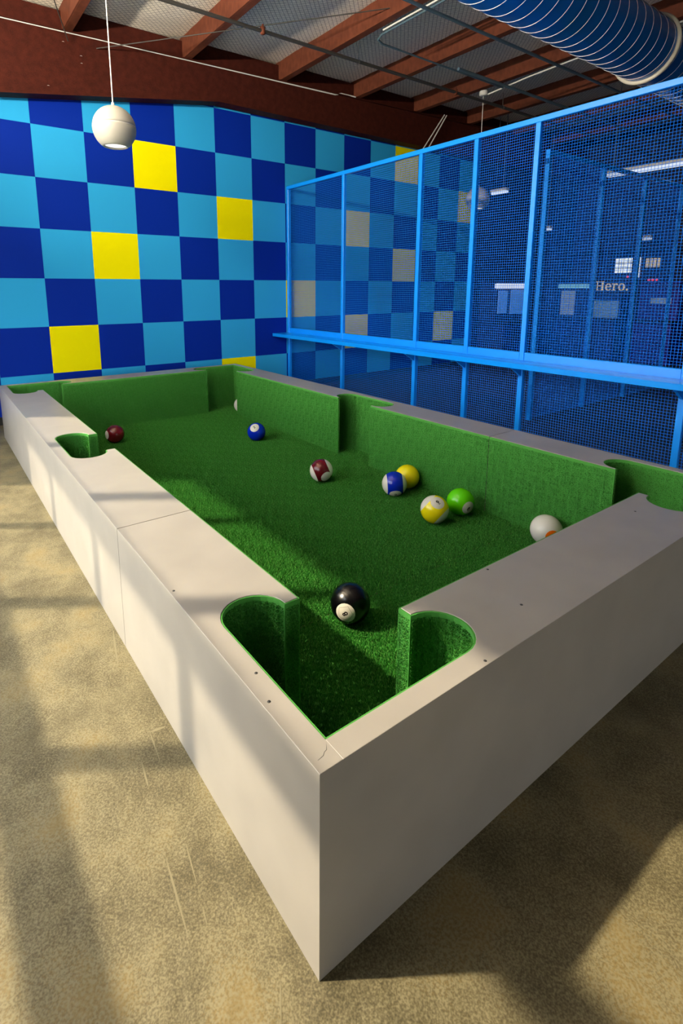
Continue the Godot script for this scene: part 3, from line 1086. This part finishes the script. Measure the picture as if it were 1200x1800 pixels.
func build_arcade() -> void:
	var white := glow(Color(0.72, 0.80, 0.95), 0.9)
	var teal := glow(Color(0.25, 0.75, 0.85), 0.6)
	var blue := glow(Color(0.02, 0.22, 0.75), 0.45)
	var grey := glow(Color(0.30, 0.45, 0.55), 0.35)
	var warm := glow(Color(0.95, 0.75, 0.35), 0.7)
	var red := glow(Color(1.0, 0.04, 0.10), 1.2)
	var dim := glow(Color(0.05, 0.25, 0.42), 0.4)
	var navy := mat(Color(0.01, 0.02, 0.10), 0.5)
	kiosk("dark blue arcade cabinet with two blue screens by the chequered wall", P(9.85, 0, 6.3), 0.0, 1.1, white, [[-0.30, 1.36, 0.16, 0.24, blue], [0.22, 1.36, 0.24, 0.26, blue]], navy)
	kiosk("arcade cabinet with a teal lit header and pale screen in the corner", P(12.6, 0, 6.27), -PI / 2, 0.72, teal, [[-0.12, 1.30, 0.18, 0.30, grey]], navy)
	kiosk("arcade cabinet with a wide dim screen under the lettering", P(12.6, 0, 5.5), -PI / 2, 0.74, navy, [[0.0, 1.15, 0.33, 0.22, dim]], navy, 1.52)
	kiosk("tall dark arcade cabinet with violet side near the right edge", P(12.6, 0, 4.35), -PI / 2, 0.8, mat(Color(0.02, 0.01, 0.2), 0.5), [[0.05, 1.38, 0.2, 0.06, grey]], mat(Color(0.02, 0.01, 0.32), 0.5))
	text_sign("letter_sign", "lit cream letter sign reading Hero behind the mesh", "Hero.", P(12.93, 1.70, 5.57), -PI / 2, 0.30, warm)
	var lamp_yellow := obj("lit_square_sign", boxm(Vector3(10.72, 1.62, 6.62), Vector3(10.92, 1.78, 6.6), 0.004), warm)
	tag(lamp_yellow, "small square yellow lit sign on the arcade back wall", "sign")
	# lit board of small panes and two narrow ones beside it
	var board := thing("lit_menu_board", "bright white lit menu board made of small panes", "sign")
	obj("board_back", boxm(Vector3(12.99, 1.98, 5.58), Vector3(12.97, 2.36, 5.16), 0.004), M.black, board)
	for i in 4:
		for k in 3:
			var z := 5.555 - i * 0.1
			var y := 2.01 + k * 0.117
			obj("lit_pane", boxm(Vector3(12.97, y, z), Vector3(12.955, y + 0.1, z - 0.08), 0.002), M.pane_white, board)
	tag(obj("narrow_lit_sign", boxm(Vector3(12.99, 1.90, 5.08), Vector3(12.96, 2.36, 4.99), 0.004), M.pane_white), "narrow upright white lit sign beside the menu board", "sign")
	var b2 := thing("lit_price_board", "pale yellow lit board right of the narrow sign", "sign")
	obj("board_back", boxm(Vector3(12.99, 2.10, 4.90), Vector3(12.97, 2.34, 4.58), 0.004), M.black, b2)
	for i in 4:
		obj("lit_pane", boxm(Vector3(12.97, 2.12, 4.88 - i * 0.078), Vector3(12.955, 2.32, 4.82 - i * 0.078), 0.002), warm, b2)
	var k := 0
	for z in [4.78, 4.70, 4.62]:
		var o := obj("red_lamp", lathe([Vector2(0, 0.03), Vector2(0.022, 0.02), Vector2(0.03, 0.0), Vector2(0.022, -0.02), Vector2(0, -0.03)], 12), red, null, P(12.972, 1.84, z))
		tag(o, "small glowing red lamp, %s of the three in a row" % ["left", "middle", "right"][k], "lamp", "red lamps in the arcade")
		k += 1
	tag(obj("red_blue_lamp", lathe([Vector2(0, 0.03), Vector2(0.022, 0.02), Vector2(0.03, 0.0), Vector2(0.022, -0.02), Vector2(0, -0.03)], 12), red, null, P(12.972, 1.92, 5.25)), "single small red lamp under the menu board", "lamp")
	# suspended linear lights parallel to the fence
	var spots := [[9.35, 3.60, 2.6, 4.15, "bright linear light hanging nearest in the arcade"], [9.24, 3.60, 6.05, 6.42, "short bright linear light by the far arcade wall"], [11.2, 3.0, 6.2, 6.45, "small linear light low in the arcade corner"], [12.2, 2.72, 4.5, 4.75, "tiny linear light above the price board"]]
	for s in spots:
		var t := thing("linear_light", s[4], "light", "linear lights in the arcade")
		obj("housing", boxm(Vector3(s[0] - 0.06, s[1], s[2]), Vector3(s[0] + 0.06, s[1] + 0.05, s[3]), 0.006), M.conduit, t)
		obj("diffuser", boxm(Vector3(s[0] - 0.055, s[1] - 0.05, s[2] + 0.01), Vector3(s[0] + 0.055, s[1], s[3] - 0.01), 0.012), M.strip_glow, t)
		for z in [s[2] + 0.1, s[3] - 0.1]:
			obj("hanger", rod(P(s[0], s[1] + 0.05, z), P(s[0], ceil_y(s[0]) + 0.09, z), 0.006, 6), M.pipe_blue, t)
		if s[3] - s[2] > 1.0:
			var l := AreaLight3D.new()
			l.area_size = Vector2(0.1, s[3] - s[2])
			l.light_energy = 0.4
			l.light_color = Color(0.86, 0.93, 1.0)
			l.shadow_enabled = true
			l.rotation_degrees = Vector3(-90, 0, 0)
			l.position = P(s[0], s[1] - 0.06, (s[2] + s[3]) / 2)
			t.add_child(l)

# ---------------------------------------------------------------- scene
func _ready() -> void:
	rng.seed = 77
	# camera: a lens with its axis off the centre of the frame (the photograph has been straightened)
	var f := 937.6
	var cam := Camera3D.new()
	cam.name = "camera"
	cam.projection = Camera3D.PROJECTION_FRUSTUM
	cam.near = 0.05
	cam.far = 200.0
	cam.size = 0.05 * 1800.0 / f
	cam.frustum_offset = Vector2((600.0 - 545.03) / f, -(900.0 - 686.79) / f) * 0.05
	add_child(cam)
	cam.position = P(-0.6062, 1.6694, -0.8075)
	var yaw := 0.62417
	var pitch := 0.19036
	cam.look_at(cam.position + P(sin(yaw) * cos(pitch), -sin(pitch), cos(yaw) * cos(pitch)), Vector3.UP)
	cam.rotate_object_local(Vector3.BACK, 0.00155 * -1.0)
	cam.current = true
	# sky, sun, exposure
	var env := Environment.new()
	env.background_mode = Environment.BG_SKY
	var sky := Sky.new()
	var sm := ProceduralSkyMaterial.new()
	sm.sky_top_color = Color(0.67, 0.69, 0.70)
	sm.sky_horizon_color = Color(0.97, 0.95, 0.90)
	sm.ground_bottom_color = Color(0.30, 0.29, 0.27)
	sm.ground_horizon_color = Color(0.55, 0.54, 0.52)
	sm.sky_energy_multiplier = 3.5
	sm.ground_energy_multiplier = 1.0
	sky.sky_material = sm
	env.sky = sky
	env.tonemap_mode = Environment.TONE_MAPPER_LINEAR
	env.tonemap_exposure = 0.9
	env.sdfgi_enabled = true
	env.ssao_enabled = true
	env.ssil_enabled = true
	var we := WorldEnvironment.new()
	we.environment = env
	add_child(we)
	var sun := DirectionalLight3D.new()
	sun.name = "sun"
	sun.light_color = Color(1.0, 0.93, 0.80)
	sun.light_energy = 3.6
	sun.light_angular_distance = 1.5
	sun.shadow_enabled = true
	add_child(sun)
	sun.look_at_from_position(Vector3(-5, 6, -4), Vector3(-5, 6, -4) + P(0.531, -0.6, -0.354), Vector3.UP)

	make_materials()
	M.shelf = mat(Color(0.003, 0.27, 0.95), 0.16)
	M.lamp_glow = glow(Color(1.0, 0.94, 0.86), 1.3)
	M.unseen_glow = glow(Color(0.86, 0.92, 1.0), 2.2)
	M.strip_glow = glow(Color(0.70, 0.82, 1.0), 0.9)
	M.pane_white = glow(Color(0.85, 0.92, 0.90), 1.5)
	build_room()
	build_ceiling()
	build_table()
	build_fences()
	build_duct()
	pendant("white globe pendant lamp in front of the chequered wall", 0.967, 3.066, 4.353, 4.86)
	pendant("white globe pendant lamp seen behind the mesh fence", 6.9, 3.079, 4.965, 4.61)
	uplight("unseen long uplight above the glazed door, placed to light the ceiling", 1.4, 4.8)
	build_balls()
	build_arcade()
